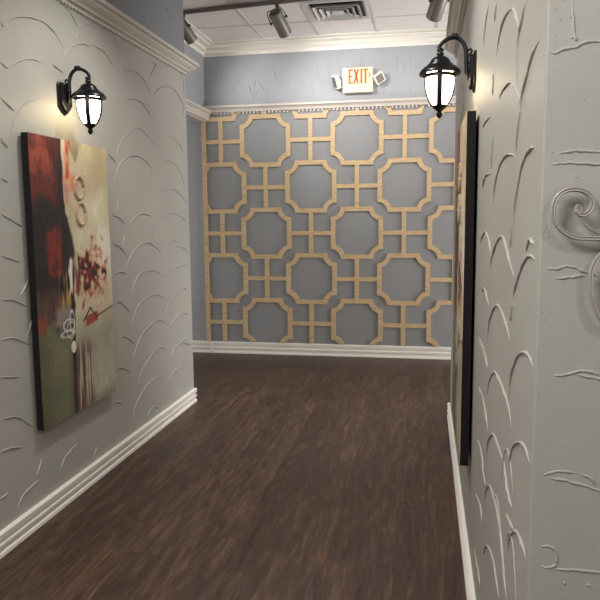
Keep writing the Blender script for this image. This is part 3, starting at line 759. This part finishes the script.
# ------------------------------------------------------------------ exit sign
ex0, ex1, ez0, ez1, ey = -.889, -.568, 2.868, 3.122, WB-.075
e = thing('exit_sign', 'cream EXIT sign with orange letters on the far wall above the lattice', 'exit sign', ((ex0+ex1)/2, WB, ez0))
bm = bmesh.new(); box(bm, (ex0+.006, ey+.012, ez0+.004), (ex1-.006, WB, ez1-.004), bev=.004); obj('housing', bm, M['plastic'], e)
bm = bmesh.new(); box(bm, (ex0, ey, ez0), (ex1, ey+.014, ez1), bev=.004); obj('face_plate', bm, M['sign'], e)
def bar(p, q, w):
    p, q = Vector(p), Vector(q); d = (q-p).normalized(); n = Vector((-d.y, d.x))*w*.5
    return [tuple(p+n), tuple(q+n), tuple(q-n), tuple(p-n)]
zt, zb, sw = ez1-.016, ez0+.090, .020
def letter(name, polys):
    bm = bmesh.new()
    for p in polys: prism(bm, p, ey-.0015, ey+.003)
    obj(name, bm, M['orange'], e)['label'] = 'orange letter'
def rc(x0, x1, z0, z1): return [(x0, z0), (x1, z0), (x1, z1), (x0, z1)]
x = ex0+.064
letter('letter', [rc(x, x+sw, zb, zt), rc(x+sw, x+.047, zt-.016, zt), rc(x+sw, x+.042, (zt+zb)/2-.008, (zt+zb)/2+.008), rc(x+sw, x+.047, zb, zb+.016)])
x = ex0+.118
letter('letter', [[(x, zt), (x+.019, zt), (x+.057, zb), (x+.038, zb)], [(x+.038, zt), (x+.057, zt), (x+.019, zb), (x, zb)]])
x = ex0+.190
letter('letter', [rc(x, x+sw, zb, zt)])
x = ex0+.216
letter('letter', [rc(x, x+.055, zt-.016, zt), rc(x+.018, x+.018+sw, zb, zt-.016)])
x = ex0+.278; zm = zt-.062
letter('arrow', [bar((x, zm+.024), (x+.018, zm), .009), bar((x+.018, zm), (x, zm-.024), .009)])
def head(cx, cz, yaw, tilt, roll, k=1, q=1):
    c = Vector((cx, ey-.005, cz)); Rm = Matrix.Translation(c) @ Matrix.Rotation(yaw, 4, 'Z') @ Matrix.Rotation(tilt, 4, 'X') @ Matrix.Rotation(roll, 4, 'Y')
    bm = bmesh.new(); box(bm, (-.052*k, -.03, -.052*q), (.052*k, .016, .052*q), bev=.006)
    lathe(bm, (0, .012, 0), (0, 1, 0), [(.040, 0), (.034, .02), (.018, .032)], 16)
    bmesh.ops.transform(bm, matrix=Rm, verts=bm.verts); h = obj('lamp_head', bm, M['plastic'], e)
    bm = bmesh.new(); box(bm, (-.040*k, -.0335, -.040*q), (.040*k, -.029, .040*q), bev=.003); bmesh.ops.transform(bm, matrix=Rm, verts=bm.verts)
    l = obj('lens', bm, M['head_lens'], h); l['label'] = 'grey clear lens'
    bm = bmesh.new(); tube(bm, spline([c + Vector((0, .03, 0)), Vector((cx, WB-.03, cz-.01)), Vector(((cx*.55+(ex0+ex1)*.225), WB-.03, cz-.01))], 5), .013, 10); obj('bracket', bm, M['plastic'], e)
head(ex0-.058, 2.985, math.radians(-62), math.radians(20), math.radians(12), 1, 1.35)
head(ex1+.064, 3.004, math.radians(28), math.radians(16), math.radians(-36))

# ------------------------------------------------------------------ scrolls on the near right face
sc = thing('scroll_ornament', 'grey painted wrought iron scroll on the near right wall face', 'wall ornament', (.40, YC, 1.30))
def band(bm, pts, yb, w=.0085, dep=.012, n=5, tp=True):
    S = spline(pts, n); m = len(S); rings = []; Yv = Vector((0, -1, 0))
    for i, p in enumerate(S):
        d = (S[min(i+1, m-1)]-S[max(i-1, 0)]).normalized(); q = d.cross(Yv).normalized(); t = i/(m-1)
        ww = w*(.6 + .4*min(1, 5*t)) if tp else w
        rings.append([bm.verts.new(p + q*(ww*.5*cx) + Yv*(dep*cy)) for cx, cy in ((-1, 0), (-1, .55), (-.55, 1), (0, .82), (.55, 1), (1, .55), (1, 0))])
    for a, b in zip(rings, rings[1:]):
        for k in range(7): bm.faces.new((a[k], a[(k+1) % 7], b[(k+1) % 7], b[k]))
    bm.faces.new(rings[0]); bm.faces.new(rings[-1][::-1])
s1, s2, s3, s4 = [[(x, YC-.018, z) for x, z in r] for r in SCROLLS]
bm = bmesh.new(); band(bm, s1 + [(.36, YC-.018, 1.500), (.41, YC-.018, 1.478), (.44, YC-.018, 1.440), (.445, YC-.018, 1.40)], 0)
lathe(bm, Vector(s1[0])+Vector((.001, .002, 0)), (0, -1, 0), [(.006, 0), (.006, .010), (.004, .013)], 12)
obj('scroll', bm, M['scroll'], sc, False)
bm = bmesh.new(); band(bm, s2 + [(.335, YC-.018, 1.510)], 0, .0065, .010); obj('scroll_stem', bm, M['scroll'], sc)
cx, cz = .372, 1.425
bm = bmesh.new(); lo = s3[::-1]
sp = [(cx + r*math.cos(a), YC-.018, cz + r*math.sin(a)) for a, r in ((-2.0 + .35*k, .073 - .0032*k) for k in range(0, 18))]
band(bm, s3 + sp[1:], 0); obj('scroll', bm, M['scroll'], sc)
bm = bmesh.new(); band(bm, s4 + [(.335, YC-.018, 1.455)], 0, .006, .010); obj('scroll_stem', bm, M['scroll'], sc)
for x, z in ((.30, 1.512), (.40, 1.484), (.311, 1.486), (.445, 1.43)):
    bm = bmesh.new(); tube(bm, [(x, YC+.001, z), (x, YC-.020, z)], .003, 8); obj('standoff', bm, M['scroll'], sc)

# ------------------------------------------------------------------ light
def spot(name, loc, tgt, power, ang, col=(1, .95, .88), rad=.03, blend=.6):
    l = bpy.data.lights.new(name, 'SPOT'); l.energy = power; l.spot_size = math.radians(ang); l.spot_blend = blend; l.shadow_soft_size = rad; l.color = col
    o = bpy.data.objects.new(name, l); C.objects.link(o); o.location = loc
    o.rotation_euler = (Vector(tgt)-Vector(loc)).to_track_quat('-Z', 'Y').to_euler(); return o
LIGHTS()
w = bpy.data.worlds.new('World'); bpy.context.scene.world = w; w.use_nodes = True
w.node_tree.nodes['Background'].inputs[0].default_value = (1, .96, .90, 1); w.node_tree.nodes['Background'].inputs[1].default_value = WORLD

# ------------------------------------------------------------------ camera
cam = bpy.data.cameras.new('camera'); co = bpy.data.objects.new('camera', cam); C.objects.link(co)
f, pit, yaw, rol = 671.15, .1214, .1849, -.0086
cam.sensor_fit = 'HORIZONTAL'; cam.sensor_width = 36; cam.lens = f/600*36; cam.clip_start = .02
fw = Vector((-math.sin(yaw)*math.cos(pit), math.cos(yaw)*math.cos(pit), -math.sin(pit))); rt = Vector((math.cos(yaw), math.sin(yaw), 0)); up = rt.cross(fw)
r2 = rt*math.cos(rol) + up*math.sin(rol); u2 = up*math.cos(rol) - rt*math.sin(rol)
co.matrix_world = Matrix(((r2.x, u2.x, -fw.x, 0), (r2.y, u2.y, -fw.y, 0), (r2.z, u2.z, -fw.z, 1.55), (0, 0, 0, 1)))
s = bpy.context.scene; s.camera = co
s.view_settings.view_transform = 'Standard'; s.view_settings.look = 'None'; s.view_settings.gamma = 1; s.view_settings.use_curve_mapping = False
s.view_settings.exposure = EXPO
